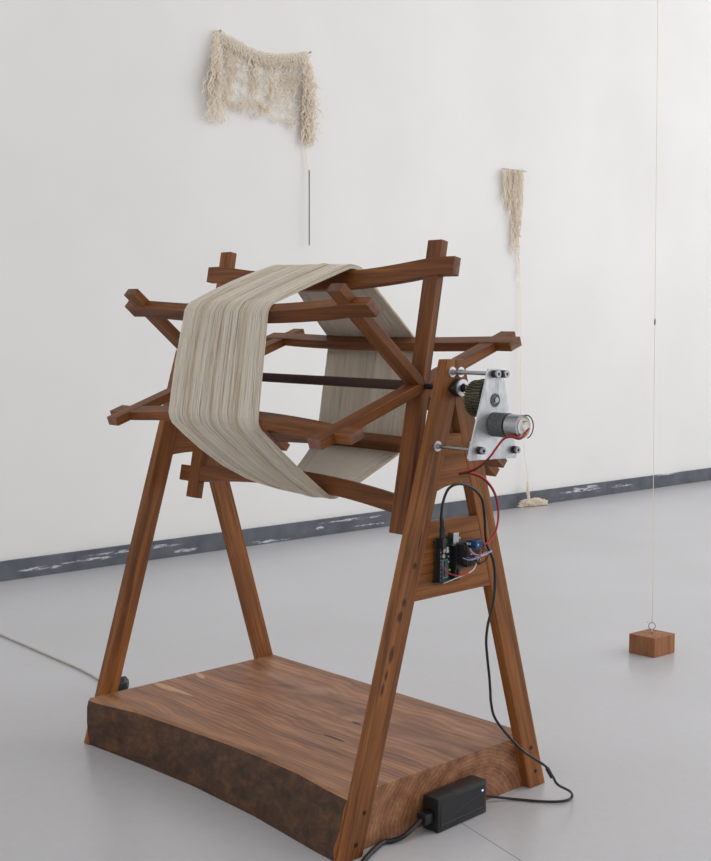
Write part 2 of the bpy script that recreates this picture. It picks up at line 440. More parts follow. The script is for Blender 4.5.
for k in range(6):
    e, t = dirs(k); YSG = 1 if Vector((1, 0, 0)).cross(-e).dot(t) > 0 else -1
    bm = bmesh.new(); L = XB1-XB0
    # rectangular bar with its long grain on local Z; bars bow very slightly as in the photo
    nseg = 20; rings = []
    for i in range(nseg+1):
        z = L*i/nseg; d, dt = bend(k, XB0+z); dt = -dt if False else dt
        rings.append([bm.verts.new((d+sx*C_/2, YSG*dt+sy*D_/2, z)) for sx, sy in ((-1, -1), (1, -1), (1, 1), (-1, 1))])
    for A, B in zip(rings, rings[1:]):
        for j in range(4): bm.faces.new((A[j], A[(j+1) % 4], B[(j+1) % 4], B[j]))
    f1 = bm.faces.new(rings[0]); f2 = bm.faces.new(rings[-1][::-1]); f1.material_index = f2.material_index = 1
    es = [ed for ed in bm.edges if abs(ed.verts[0].co.z-ed.verts[1].co.z) > .001 or len({round(v.co.z, 5) for v in ed.verts} & {0, round(L, 5)}) == 1]
    bmesh.ops.bevel(bm, geom=es, offset=.0009, segments=1, affect='EDGES')
    o = obj('bar', bm, [W_REEL, W_END])
    zl = Vector((1, 0, 0)); xl = -e; yl = zl.cross(xl)
    o.matrix_world = Matrix.Translation(Vector((XB0, YC, ZH))+e*RB+t*OFF) @ Matrix((xl, yl, zl)).transposed().to_4x4(); P(o, reel)
bm = bmesh.new(); prism(bm, circle(YC, ZH, .0078, 20), X0+A_/2, X1-A_/2); P(tag(obj('axle', bm, AXLE, smooth=True), 'dark brown axle sleeve'), reel)
for xa, xb in ((-TX-.012, X0-A_/2+.002), (X1+A_/2-.002, LS)):
    bm = bmesh.new(); prism(bm, circle(YC, ZH, .0042, 14), xa, xb); P(obj('axle_rod', bm, BLACKM, smooth=True), reel)

# ------------------------------------------------------------------ drive (motor, plate, gear) at the right-hand frame
drive = P(empty('motor_mount', (XO, .7155, .61)), mach)
XP = XO+.080
ax = (.7240, .6580)
# mounting plate
pl = [(.7003, .6865), (.7030, .6893), (.7290, .6886), (.7325, .6860), (.7356, .6777), (.7674, .5605), (.7655, .5570), (.6625, .5602), (.6602, .5632), (.6985, .6760)]
bm = bmesh.new(); prism(bm, pl, XP-.003, XP, 0, .0005); P(tag(obj('mounting_plate', bm, ALU), 'brushed aluminium plate'), drive)
rods = [((.7134, .6814), 1), ((.7320, .6808), 1), ((.6825, .5738), 1), ((.7586, .5697), 1)]
for (y, z), _ in rods:
    bm = bmesh.new(); prism(bm, circle(y, z, .0028, 12), XO-.003, XP+.004)
    P(obj('threaded_rod', bm, STEEL, smooth=True), drive)
    bm = bmesh.new(); ring(bm, y, z, .0029, .0078, XO+.0001, XO+.0016); P(obj('washer', bm, BRIGHT), drive)
    bm = bmesh.new(); prism(bm, circle(y, z, .0048, 6), XO+.0017, XO+.0062, 0, .0004); P(obj('nut', bm, STEEL), drive)
    bm = bmesh.new(); prism(bm, circle(y, z, .0048, 6), XP-.0075, XP-.0031, 0, .0004); P(obj('nut', bm, BLACKM), drive)
    bm = bmesh.new(); prism(bm, circle(y, z, .0056, 18), XP+.0001, XP+.007, 0, .0004); P(obj('nut', bm, BLACK, smooth=True), drive)
    bm = bmesh.new(); ring(bm, y, z, .0022, .0052, XP+.0071, XP+.0100); P(obj('cap_ring', bm, STEEL), drive)
# shaft bearing on the frame: teardrop flange, washer, shaft
bm = bmesh.new()
fl = [(ax[0]-.022, ax[1]-.001)]+[(ax[0]+.0135*math.cos(a), ax[1]+.0135*math.sin(a)) for a in [math.radians(d) for d in range(-130, 131, 20)]]
prism(bm, fl, XO+.0003, XO+.010, 0, .001); P(tag(obj('bearing_flange', bm, BLACK, smooth=True), 'black bearing flange'), drive)
bm = bmesh.new(); ring(bm, ax[0], ax[1], .0068, .0128, XO+.0101, XO+.0130); P(obj('washer', bm, BRIGHT), drive)
bm = bmesh.new(); prism(bm, circle(ax[0], ax[1], .0055, 6), XO+.0100, XO+.019, 0, .0004); P(obj('nut', bm, BLACKM), drive)
bm = bmesh.new(); prism(bm, circle(ax[0], ax[1], .0035, 14), XO+.010, XO+.040); P(obj('shaft', bm, STEEL, smooth=True), drive)
# gears
def gear(name, y, z, r, x0, x1, teeth, m):
    pts = []
    for i in range(teeth):
        for da, rr_ in ((-.32, r*.90), (-.16, r), (.16, r), (.32, r*.90)):
            a = 2*math.pi*(i+da)/teeth; pts.append((y+rr_*math.cos(a), z+rr_*math.sin(a)))
    bm = bmesh.new(); prism(bm, pts, x0, x1); return P(obj(name, bm, m), drive)
gear('gear', .7225, .6440, .0270, XO+.038, XO+.053, 40, GEARM)
gear('gear', .7180, .6480, .0255, XO+.055, XO+.070, 30, GEARM)
bm = bmesh.new(); prism(bm, circle(.7200, .6450, .022, 32), XO+.0532, XO+.0548); P(obj('gear_hub', bm, BLACKM, smooth=True), drive)
bm = bmesh.new(); prism(bm, circle(.7180, .6440, .004, 14), XO+.0702, XP+.003); P(obj('shaft', bm, STEEL, smooth=True), drive)
bm = bmesh.new(); ring(bm, .7172, .6436, .0052, .0098, XP+.0001, XP+.0010); P(tag(obj('bearing_ring', bm, GBOX, smooth=True), 'dull grey bearing ring'), drive)
# motor
my, mz = .7155, .6090
bm = bmesh.new(); prism(bm, circle(my, mz, .0176, 40), XP+.0002, XP+.028, 0, .001); P(tag(obj('gearbox', bm, GBOX, smooth=True), 'dark grey cylindrical gearbox'), drive)
bm = bmesh.new(); prism(bm, circle(my, mz, .0150, 36), XP+.028, XP+.0305); P(obj('gearbox_groove', bm, BLACK, smooth=True), drive)
bm = bmesh.new(); prism(bm, circle(my, mz, .0166, 40), XP+.0305, XP+.053, 0, .0012)
P(tag(obj('motor_can', bm, STEEL, smooth=True), 'shiny steel motor can'), drive)
bm = bmesh.new(); prism(bm, circle(my, mz, .0120, 36), XP+.0531, XP+.0542); prism(bm, circle(my, mz, .0045, 18), XP+.0542, XP+.0575); P(tag(obj('end_cap', bm, WHITEP, smooth=True), 'white motor end cap'), drive)
for dy, dz in ((0, .0078), (.002, -.0078)):
    bm = bmesh.new(); box(bm, (XP+.0543, my+dy-.0022, mz+dz-.0012), (XP+.0595, my+dy+.0022, mz+dz+.0004)); P(obj('motor_tab', bm, BRASS), drive)
bm = bmesh.new(); pts = []
for i in range(25):
    a = math.radians(-75+i*7.2); pts.append((XP+.0580, my+.0165*math.cos(a), mz+.0165*math.sin(a)))
tube(bm, pts, .0009, 6); P(tag(obj('retaining_ring', bm, BLACKM, smooth=True), 'thin dark open ring'), drive)
# red and black motor lead
mw = [(529, 429.4, .135), (524.5, 435.5, .138), (519.5, 438.6, .136), (511, 436.6, .124), (504, 439, .114), (496.7, 448, .104), (489.3, 458, .094), (480, 466.5, .075), (470, 471.5, .050), (460.5, 473.6, .022),
      (461.5, 472.8, .012), (472, 473.5, .016), (483, 478, .022), (492, 488, .026), (497, 500.5, .028), (498.5, 516, .030), (495.6, 532, .032), (490, 541, .034), (483.5, 545.5, .033)]
pp = spline([on_x(u, v, XO+x) for u, v, x in mw], 7)
for i, (m, nm, dd) in enumerate(((REDC, 'red_lead', Vector((0, 0, .0007))), (BLACKC, 'black_lead', Vector((-.0006, -.0004, -.0009))))):
    bm = bmesh.new(); tube(bm, [p+dd for p in pp], .0016 if i == 0 else .0011, 8); P(obj(nm, bm, m, smooth='all'), drive)

# ------------------------------------------------------------------ circuit board
cb = P(empty('circuit_board', (XO, .70, .405)), mach)
def part(name, lo, hi, m, bev=.0004, smooth=False, label=None):
    bm = bmesh.new(); box(bm, (XO+lo[0], lo[1], lo[2]), (XO+hi[0], hi[1], hi[2]), bev)
    o = P(obj(name, bm, m), cb)
    if label: o['label'] = label
    return o
by, bz = .6740, .3700                                  # lower left corner of the 53 x 69 mm board
for sy, sz in ((.003, .004), (.050, .004), (.003, .063), (.050, .063)):
    bm = bmesh.new(); prism(bm, circle(by+sy, bz+sz, .0022, 10), XO-.001, XO+.005); P(obj('standoff', bm, BLACK), cb)
part('board', (.0045, by, bz), (.0061, by+.0534, bz+.0686), PCB, label='dark green circuit board')
part('power_jack', (.0061, by+.003, bz+.055), (.0175, by+.012, bz+.0695), BLACK)
part('usb_port', (.0061, by+.026, bz+.0560), (.0175, by+.038, bz+.0750), STEEL, label='silver data port')
part('pin_header', (.0061, by+.0002, bz+.004), (.0150, by+.0030, bz+.055), BLACK)
part('pin_header', (.0061, by+.0060, bz+.002), (.0130, by+.0085, bz+.026), BLACK)
for i in range(8): part('header_pin', (.0150, by+.0010, bz+.008+i*.0058), (.0153, by+.0022, bz+.0092+i*.0058), STEEL, 0)
part('chip_socket', (.0061, by+.0120, bz+.008), (.0085, by+.0250, bz+.036), plain('pale_chip_socket', srgb(120, 146, 156), .4))
part('chip', (.0085, by+.0150, bz+.010), (.0110, by+.0215, bz+.034), plain('grey_chip', srgb(70, 84, 92), .4, 0, .3))
for y, z in ((.0120, .0500), (.0105, .0425)):
    bm = bmesh.new(); prism(bm, circle(by+y, bz+z, .0034, 16), XO+.0061, XO+.0135, 0, .0005); P(obj('capacitor', bm, STEEL, smooth=True), cb)
part('crystal', (.0061, by+.0210, bz+.0450), (.0095, by+.0245, bz+.0540), WHITEP)
part('regulator', (.0061, by+.0150, bz+.0390), (.0105, by+.0205, bz+.0440), BLACK)
for i in range(5): part('resistor', (.0061, by+.0262, bz+.030+.004*i), (.0074, by+.0280, bz+.032+.004*i), (WHITEP, BLACK)[i % 2], 0)
part('indicator', (.0061, by+.0265, bz+.018), (.0100, by+.0285, bz+.0205), plain('yellow_green', srgb(196, 220, 60), .4), 0)
part('indicator', (.0061, by+.0262, bz+.0135), (.0080, by+.0280, bz+.0155), BRASS, 0)
part('pin_header', (.0061, by+.0320, bz+.003), (.0160, by+.0350, bz+.056), BLACK)
part('pin_header', (.0061, by+.0385, bz+.008), (.0160, by+.0420, bz+.056), BLACK)
part('reset_button', (.0061, by+.044, bz+.060), (.0100, by+.050, bz+.066), STEEL)
# motor driver carried on the header, reaching past the right edge of the board
part('driver_board', (.0162, by+.032, bz+.0205), (.0178, by+.085, bz+.0610), PCB2, label='dark motor driver board')
part('heat_sink', (.0178, by+.034, bz+.028), (.0260, by+.043, bz+.058), BLACK, label='black finned heat sink')
for i in range(4): part('heat_sink_fin', (.0260, by+.0344+.0023*i, bz+.028), (.0310, by+.0352+.0023*i, bz+.058), BLACK, 0)
part('pin_header', (.0178, by+.046, bz+.023), (.0270, by+.0490, bz+.054), BLACK)
part('pin_header', (.0178, by+.052, bz+.023), (.0250, by+.0545, bz+.044), BLACK)
part('chip', (.0178, by+.057, bz+.0225), (.0235, by+.069, bz+.0350), BLACK)
part('screw_terminal', (.0178, by+.0640, bz+.0480), (.0290, by+.0790, bz+.0600), BLUE, label='blue screw terminal')
for i in range(2):
    bm = bmesh.new(); prism(bm, circle(by+.068+.0065*i, bz+.054, .0019, 12), XO+.0290, XO+.0295); P(obj('terminal_screw', bm, STEEL), cb)
for y, z in ((.0515, .0570), (.0570, .0560), (.0520, .0490), (.0580, .0480), (.0600, .0410)):
    bm = bmesh.new(); prism(bm, circle(by+y, bz+z, .0020, 14), XO+.0178, XO+.0232, 0, .0004); P(obj('capacitor', bm, STEEL, smooth=True), cb)
part('jumper_cap', (.0178, by+.0715, bz+.0255), (.0250, by+.0735, bz+.0300), BRASS, 0)
part('wire_clip', (.0178, by+.0740, bz+.0300), (.0262, by+.0770, bz+.0345), WHITEP, 0)
def jw(name, m, pts, r=.0007):
    bm = bmesh.new(); tube(bm, spline([on_x(u, v, XO+x) for u, v, x in pts], 8), r, 6); P(obj(name, bm, m, smooth='all'), cb)
jw('jumper_wire', PINKC, [(469, 548.6, .026), (472, 553.5, .040), (480, 555, .044), (491, 551, .040), (491.5, 550.2, .036)])
jw('jumper_wire', WHITEC, [(470, 550, .026), (476, 554.5, .042), (484, 555, .044), (491.5, 551.2, .041)])
jw('jumper_wire', VIOLC, [(463, 558, .030), (470, 560, .042), (480, 557, .044), (492, 551.5, .042)], .0009)
jw('jumper_wire', plain('grey_violet_wire', srgb(128, 112, 150), .45), [(466, 557, .030), (473, 558.4, .042), (482, 554, .045), (491, 551, .040)])
jw('jumper_wire', plain('crimson_wire', srgb(178, 34, 52), .45), [(444, 567, .019), (447, 572, .026), (456, 575.5, .034), (465, 574.5, .038), (473, 570, .036), (476, 565, .028)], .0009)
jw('jumper_wire', WHITEC, [(443.5, 583.5, .012), (452, 580, .026), (463, 575.5, .036), (472, 571, .038), (475.5, 566, .034), (476, 563, .026)], .0009)
jw('jumper_wire', BLACKC, [(476, 564, .026), (481, 563, .034), (487, 558.5, .036), (488, 552, .034), (483, 547, .033)], .0009)
jw('jumper_wire', BLACKC, [(478, 563, .028), (480.5, 557, .034), (483, 551, .036), (483, 547, .033)], .0008)

# ------------------------------------------------------------------ skein of yarn on the reel
ro = RB+C_/2
# per bar: x of the left and right edge of the wound band
EDGE = [(.228, .416), (.200, .414), (.197, .427), (.300, .431), (.190, .415), (.189, .413)]
def build_yarn():
    rg = random.Random(11); verts = []; faces = []; shade = []
    NS = 1500
    for sidx in range(NS):
        f = rg.random()
        grp = f > .62
        lay = rg.random()**1.4
        lift = .0006+.0050*lay*(1-.5*abs(2*f-1))
        if abs(f-.62) < .02: lift *= .35
        if grp: lift += .003*max(0, 1-(f-.62)/.12)
        if .600 < f < .632: f += .035 if grp else -.035
        if sidx % 9 == 0: f = min(1, max(0, f+rg.gauss(0, .04)))
        jit = [rg.gauss(0, .012) for _ in range(6)]
        slack = (.002+.0085*(1-f)**1.5)*rg.uniform(.75, 1.1)+lay*.002
        sh = min(1, max(0, .5-.30*max(0, 1-abs(f-.60)/.035)+.26*math.sin(f*23)+.18*math.sin(f*71+1)+rg.gauss(0, .16)))  # crease between the groups: its shade is put into the strand colour
        pts = []
        for k in range(6):
            e, t = dirs(k); xl, xr = EDGE[k]
            g = min(1.0, max(0.0, f+jit[k]))
            x = xl+(xr-xl)*g
            lf = lift+(.003+.007*lay*(1-.5*f) if k == 0 else .003*lay if k == 3 else 0)
            for sgn in (-1, 1):
                db, dt = bend(k, x); pts.append((k, sgn, Vector((x, YC, ZH))+e*(ro-db+lf)+t*(OFF+dt+sgn*(D_/2+lf*.6))))
        loop = []
        n = len(pts)
        for i in range(n):
            k, sg, a = pts[i]; k2, sg2, b = pts[(i+1) % n]
            if sg == -1:   # short run over the bar: round the corners
                mid = (a+b)/2+dirs(k)[0]*.0012
                loop += [a, mid]
            else:
                loop.append(a)
                s_ = slack*(1.0 if k in (2,) else .55 if k in (1, 0) else .25)
                wv = rg.uniform(-1, 1)*.0012
                for q in (.12, .28, .5, .72, .88):
                    p = a.lerp(b, q); par = 4*q*(1-q)
                    out = Vector((0, p.y-YC, p.z-ZH)).normalized()
                    p = p+Vector((wv*par+rg.uniform(-.0005, .0005), 0, -s_*par*(1 if k in (2, 3) else .25)))+out*(s_*.45*par if k in (1, 2) else s_*.9*par if k == 0 else -s_*.1*par)
                    loop.append(p)
        r = rg.uniform(.0005, .0008); N = len(loop); base = len(verts)
        for i, p in enumerate(loop):
            tdir = (loop[(i+1) % N]-loop[i-1]).normalized()
            a = Vector((1, 0, 0)); a = (a-tdir*a.dot(tdir)).normalized(); b = tdir.cross(a)
            for j in range(3):
                an = 2*math.pi*j/3+sidx
                verts.append(p+(a*math.cos(an)+b*math.sin(an))*r); shade.append(sh)
        for i in range(N):
            i2 = (i+1) % N
            for j in range(3):
                j2 = (j+1) % 3
                faces.append((base+i*3+j, base+i*3+j2, base+i2*3+j2, base+i2*3+j))
    # innermost layer, packed solid
    NB = 40
    for fi in range(NB+1):
        f = .14+.72*fi/NB
        for k in range(6):
            e, t = dirs(k); x = EDGE[k][0]+(EDGE[k][1]-EDGE[k][0])*f; db, dt = bend(k, x)
            for sgn in (-1, 1):
                verts.append(Vector((x, YC, ZH))+e*(ro-db+.0004)+t*(OFF+dt+sgn*(D_/2+.0003))); shade.append(.5+.2*math.sin(fi*2.1))
    b0 = len(verts)-12*(NB+1)
    for fi in range(NB):
        for j in range(12):
            a = b0+fi*12+j; b = b0+fi*12+(j+1) % 12; faces.append((a, b, b+12, a+12))
    me = bpy.data.meshes.new('yarn_skein'); me.from_pydata(verts, [], faces); me.update()
    at = me.attributes.new('strand', 'FLOAT', 'POINT'); at.data.foreach_set('value', shade)
    me.materials.append(YARN)
    o = bpy.data.objects.new('yarn_skein', me); C.collection.objects.link(o)
    return tag(o, 'wide band of undyed cream yarn wound around the wooden reel', 'yarn', kind='stuff')
build_yarn()

# ------------------------------------------------------------------ power adapter with its cord
p0 = on_floor(438, 834.3); p1 = on_floor(486.5, 812.3)
zt = (on_x(437.5, 800, p0.x).z+on_x(487.2, 779, p1.x).z)/2
ad = tag(empty('power_adapter', ((p0.x+p1.x)/2-.015, (p0.y+p1.y)/2, 0)), 'black power adapter brick lying on its side against the slab end', 'power adapter')
L = (p1-p0).length; dx = (p1-p0).normalized(); a_ad = math.atan2(dx.y, dx.x)
Rm = Matrix.Translation(p0) @ Matrix.Rotation(a_ad, 4, 'Z')       # local X along the brick, local Y towards the slab
def adp(name, bm, m, label=None, smooth=False):
    bm.transform(Rm); o = P(obj(name, bm, m, smooth=smooth), ad)
    if label: o['label'] = label
    return o
DEP = .0300
bm = bmesh.new(); box(bm, (0, 0, .0008), (L, DEP, zt), .0022); adp('case', bm, BLACK, smooth=True)
bm = bmesh.new(); box(bm, (.006, -.0007, .007), (L-.006, .0006, zt-.007), .0003)
adp('face_panel', bm, plain('matt_black_panel', srgb(34, 34, 38), .6, 0, .3))
bm = bmesh.new(); tube(bm, [Vector((.010, -.0007, .012)), Vector((L*.45, -.0007, zt*.48)), Vector((L-.012, -.0007, zt-.018))], .0005, 5); adp('raised_line', bm, BLACK)
bm = bmesh.new(); box(bm, (.006, -.0011, .0115), (L-.006, -.0007, .0122)); adp('raised_line', bm, GBOX)
bm = bmesh.new(); box(bm, (L-.013, -.0011, zt-.0155), (L-.0098, -.0006, zt-.0130))
led = NT('blue_led', .3); led.b.inputs['Emission Color'].default_value = srgb(120, 150, 255); led.b.inputs['Emission Strength'].default_value = 3
adp('indicator_light', bm, led.m, 'small lit blue lamp')
for i in range(3):
    bm = bmesh.new(); box(bm, (-.0008, .010+.004*i, zt*.42), (.0004, .0115+.004*i, zt*.42+.006)); adp('vent_slot', bm, GREYC)
# mains lead at the left end
bm = bmesh.new(); box(bm, (-.020, .007, zt*.30), (-.0005, .025, zt*.30+.016), .003); adp('mains_plug', bm, BLACK, smooth=True)
q = Rm @ Vector((-.020, .016, zt*.30+.008))
bm = bmesh.new(); tube(bm, spline([q, q+Vector((.001, -.014, -.006)), on_floor(404, 836, .010), on_floor(392, 841, .0045), on_floor(382, 843, .0042), on_floor(366, 858, .0042), on_floor(352, 880, .0042), on_floor(330, 930, .0042)], 8), .0038, 10)
P(obj('mains_cord', bm, BLACKC, smooth='all'), ad)
# DC cord, from the brick over the floor, up the leg to the circuit board
dc = [(485, 796, 'f', .010), (500, 797.5, 'f', .006), (513.8, 799, 'f', .0028), (544, 801.5, 'f', .0028), (564.4, 800.8, 'f', .0028), (572, 796.5, 'f', .0035), (569.5, 791, 'x', .752), (557.6, 784.4, 'x', .748), (552.6, 776, 'x', .742),
      (546, 766.7, 'x', .734), (535, 759, 'x', .724), (522, 750, 'x', .714), (505, 732, 'x', .703), (494.5, 717, 'x', .697), (491, 702, 'x', .694), (490.3, 690, 'x', .693), (489.3, 676, 'x', .692), (487.3, 657, 'x', .692), (486.2, 640, 'x', .692), (488, 624, 'x', .693), (491, 612, 'x', .695), (494, 597, 'x', .697),
      (495, 577, 'x', .699), (493.4, 561, 'x', .700), (489.5, 551, 'x', .697), (486.5, 543, 'x', .691), (485.2, 530, 'x', .690), (484.8, 519, 'x', .690), (483, 503, 'x', .690), (478.8, 493.8, 'x', .690), (470, 486.6, 'x', .690), (458.5, 484, 'x', .690),
      (448.4, 489, 'x', .688), (442.9, 502.8, 'x', .684), (441.2, 518, 'x', .6815)]
pts = [on_floor(u, v, d) if k == 'f' else on_x(u, v, d) for u, v, k, d in dc]
bm = bmesh.new(); tube(bm, spline(pts, 7), .0021, 9); P(obj('cord', bm, BLACKC, smooth='all'), ad)
jk = Vector((XO+.0122, by+.0075, bz+.0705))
bm = bmesh.new(); tube(bm, [jk+Vector((0, 0, -.003)), jk+Vector((0, 0, .014)), jk+Vector((0, 0, .0142)), (pts[-1]+jk+Vector((0, 0, .014)))/2+Vector((0, 0, .004)), pts[-1]+Vector((0, 0, .001))], [.0042, .0042, .0034, .0032, .0024], 14); P(obj('plug', bm, BLACK, smooth=True), ad)
bm = bmesh.new(); tube(bm, [on_x(547, 768, .735)+Vector((0, 0, 0)), on_x(552.3, 777.5, .742)], .0034, 10); P(obj('cord_sleeve', bm, BLACK, smooth=True), ad)

# ------------------------------------------------------------------ grey cable on the floor at the left
fc = tag(empty('floor_cable', on_floor(60, 665)), 'thin pale grey cable on the floor ending in a black plug behind the left leg', 'cable')
pp = [on_floor(u, v, .004) for u, v in ((-90, 606), (-30, 622), (20, 642), (50, 655), (80, 668), (100, 679), (112, 688))]
bm = bmesh.new(); tube(bm, spline(pp, 8), .0036, 9); P(obj('cord', bm, GREYC, smooth='all'), fc)
e0 = pp[-1]; e1 = on_floor(116.5, 684, .0165); dd = Vector((rt.x, rt.y, 0)).normalized()
bm = bmesh.new(); tube(bm, [e0+Vector((0, 0, .002)), e0.lerp(e1, .8)+Vector((0, 0, .002)), e1-dd*.002, e1, e1+dd*.018, e1+dd*.024], [.005, .006, .0065, .0145, .0160, .009], 20); P(tag(obj('plug', bm, BLACK, smooth=True), 'round black plug'), fc)

# ------------------------------------------------------------------ wooden block weight and its thread
A = Vector((.364, 1.7275, 0)); dl = Vector((-.998, -.058, 0)); dr = Vector((.075, .997, 0)); hb = .0445
wb = tag(empty('wooden_block', A+dl*.033+dr*.037), 'small square wooden block weight on the floor with a steel eye screw', 'block')
bm = bmesh.new()
A = A-Vector((0, 0, 0))
prism(bm, [(p.x, p.y) for p in (A, A+dl*.0655, A+dl*.0655+dr*.0745, A+dr*.0745)], .0003, hb, 2, .0008)
P(obj('block', bm, W_BLOCK), wb)
c0 = A+dl*.033+dr*.037; e = on_x(651.8, 624.5, c0.x); ctr = Vector((c0.x, c0.y, hb+.0175))
ringd = Vector((rt.x, rt.y, 0)).normalized()
bm = bmesh.new(); tube(bm, [ctr+(ringd*math.cos(t)+Vector((0, 0, 1))*math.sin(t))*.0078 for t in [2*math.pi*i/24 for i in range(24)]], .0012, 8, closed=True)
tube(bm, [ctr-Vector((0, 0, .0078)), Vector((ctr.x, ctr.y, hb-.002))], .0013, 8)
P(tag(obj('eye_screw', bm, STEEL, smooth='all'), 'steel eye screw'), wb)
top = ray_plane(658.4, -60, ctr, fw); d_ = (top-ctr); top = ctr+d_*((3.4-ctr.z)/d_.z)
th = tag(empty('hanging_thread', ctr+Vector((0, 0, .008))), 'long thin pale thread hanging straight down to the eye of the block', 'thread')
bm = bmesh.new(); s0 = ctr+Vector((0, 0, .0090)); n_ = 30
tube(bm, [s0.lerp(top, i/n_)+Vector((0, 0, 0)) for i in range(n_+1)], .0007, 5)
tube(bm, [s0, s0-ringd*.006+Vector((0, 0, .001)), s0-ringd*.013+Vector((0, 0, -.002))], .0006, 5)
P(obj('strand', bm, YARNW, smooth='all'), th)
kp = s0.lerp(top, 0); kt = ray_plane(654.5, 322, ctr, fw); kk = s0.lerp(top, (kt.z-s0.z)/(top.z-s0.z))
bm = bmesh.new(); tube(bm, [kk+Vector((0, 0, -.008)), kk+Vector((0, 0, -.004)), kk+Vector((0, 0, .004)), kk+Vector((0, 0, .008))], [.0007, .0018, .0018, .0007], 8); P(tag(obj('knot', bm, plain('brown_knot', srgb(120, 104, 90), .8), smooth='all'), 'small brown knot'), th)

# ------------------------------------------------------------------ strand meshes on the wall
def strands(name, paths, rads, m, parent=None, n=4):
    verts = []; faces = []; shade = []; rg = random.Random(5)
    for pts, r in zip(paths, rads):
        base = len(verts); N = len(pts); sh = rg.random()
        for i, p in enumerate(pts):
            t = (pts[min(i+1, N-1)]-pts[max(i-1, 0)]).normalized(); a = t.orthogonal().normalized(); a = (WN-t*WN.dot(t)); a = a.normalized() if a.length > .05 else t.orthogonal().normalized(); b = t.cross(a)
            for j in range(n):
                an = 2*math.pi*j/n; verts.append(p+(a*math.cos(an)+b*math.sin(an))*r); shade.append(sh)
        for i in range(N-1):
            for j in range(n):
                j2 = (j+1) % n; faces.append((base+i*n+j, base+i*n+j2, base+(i+1)*n+j2, base+(i+1)*n+j))
    me = bpy.data.meshes.new(name); me.from_pydata(verts, [], faces); me.update()
    at = me.attributes.new('strand', 'FLOAT', 'POINT'); at.data.foreach_set('value', shade)
    me.materials.append(m)
    o = bpy.data.objects.new(name, me); C.collection.objects.link(o)
    if parent: P(o, parent)
    return o
def lerp_tab(tab, x):
    if x <= tab[0][0]: return tab[0][1]
    for (a, b), (c, d) in zip(tab, tab[1:]):
        if x <= c: return b+(d-b)*(x-a)/(c-a)
    return tab[-1][1]
TOP = [(215, 30), (221.6, 32), (239.6, 42), (253, 50), (274, 55), (295.5, 54.5), (307, 52), (312, 58)]
BOT = [(204, 122), (221, 122), (228, 108), (240, 110), (251, 118), (262, 116), (270, 115), (276.5, 127), (285, 122), (291, 130), (299, 124), (305, 148), (311, 144), (317, 134), (322, 116)]
net = tag(empty('net_hanging', on_wall(262, 85)), 'wide ragged cream net pinned by its two top corners high on the wall', 'wall hanging')
rg = random.Random(21)
def wp(u, v, off): return on_wall(u, v, off)
# top cords
paths, rads = [], []
for row in range(7):
    ph = rg.uniform(0, 6); pts = []
    for i in range(170):
        t = i/169; u = 215+t*(309-215); v = lerp_tab(TOP, u)+row*1.9+1.5*math.sin(i*1.25+ph)+rg.uniform(-.3, .3)
        pts.append(wp(u+.7*math.sin(i*.9+ph), v, .010+.004*math.sin(i*1.25+ph+1.5)+.004*(row % 2)))
    paths.append(pts); rads.append(.0017)
tag(strands('knitted_border', paths, rads, YARNW, net), kind='stuff')
# open meshes of the body and the tangled lower edge
paths, rads = [], []
def fall(u0, v0, v1, drift, off, amp, r, kn=1.0):
    pts = []; u = u0; v = v0; o_ = off; ph = rg.uniform(0, 6); n_ = max(6, int((v1-v0)/1.5)); w_ = 0
    for i in range(n_):
        t = i/(n_-1); w_ = w_*.8+rg.gauss(0, .5)*kn
        pts.append(wp(u0+drift*t+amp*math.sin(ph+t*(v1-v0)*.55)+w_*.6, v0+(v1-v0)*t+rg.uniform(-.6, .6)*kn, max(.004, off+.006*math.sin(ph*2+t*9)+rg.gauss(0, .002))))
    paths.append(pts); rads.append(r)
for i in range(60):                                       # body
    t = rg.random(); u = 224+t*(302-224); a = lerp_tab(TOP, u)+6; b = lerp_tab(BOT, u)
    dn = rg.uniform(.35, 1.0)**.7; fall(u, a, a+(b-a)*dn, rg.gauss(0, 3.5), .010, 1.6, rg.uniform(.0009, .0017))
for i in range(150):                                       # cross loops of the netting
    u = rg.uniform(222, 304); a = lerp_tab(TOP, u)+8; b = lerp_tab(BOT, u)-3; v = a+(b-a)*rg.random()
    L_ = rg.uniform(5, 13); pts = []; ph = rg.uniform(0, 6)
    for j in range(9): q = j/8; pts.append(wp(u+L_*(q-.5), v+rg.uniform(1.5, 4)*math.sin(q*math.pi)+1.0*math.sin(ph+j), .010+.004*math.sin(ph+j*1.3)))
    paths.append(pts); rads.append(rg.uniform(.0008, .0015))
for i in range(60):                                        # left gathered bundle
    u = rg.uniform(213, 222); t = rg.random(); fall(u, lerp_tab(TOP, u)+rg.uniform(0, 40), rg.uniform(80, 124), rg.uniform(-10, 10)-2, rg.uniform(.012, .038), 1.4, rg.uniform(.0011, .0019))
for i in range(56):                                        # right gathered bundle
    u = rg.uniform(303, 312); fall(u, 55+rg.uniform(0, 45), rg.uniform(85, 128), rg.uniform(-8, 12), rg.uniform(.010, .034), 1.5, rg.uniform(.0011, .0019))
for i in range(34): fall(rg.uniform(302, 312), rg.uniform(100, 118), rg.uniform(132, 150), rg.gauss(0, 2.5), rg.uniform(.008, .022), 1.0, .0018)
for i in range(60):                                        # frayed ends
    u = rg.uniform(206, 322); b = lerp_tab(BOT, u); fall(u, b-rg.uniform(4, 16), b+rg.uniform(-3, 4), rg.gauss(0, 4), .014, 1.2, .0013, 1.6)
tag(strands('net_body', paths, rads, YARNW, net), kind='stuff')
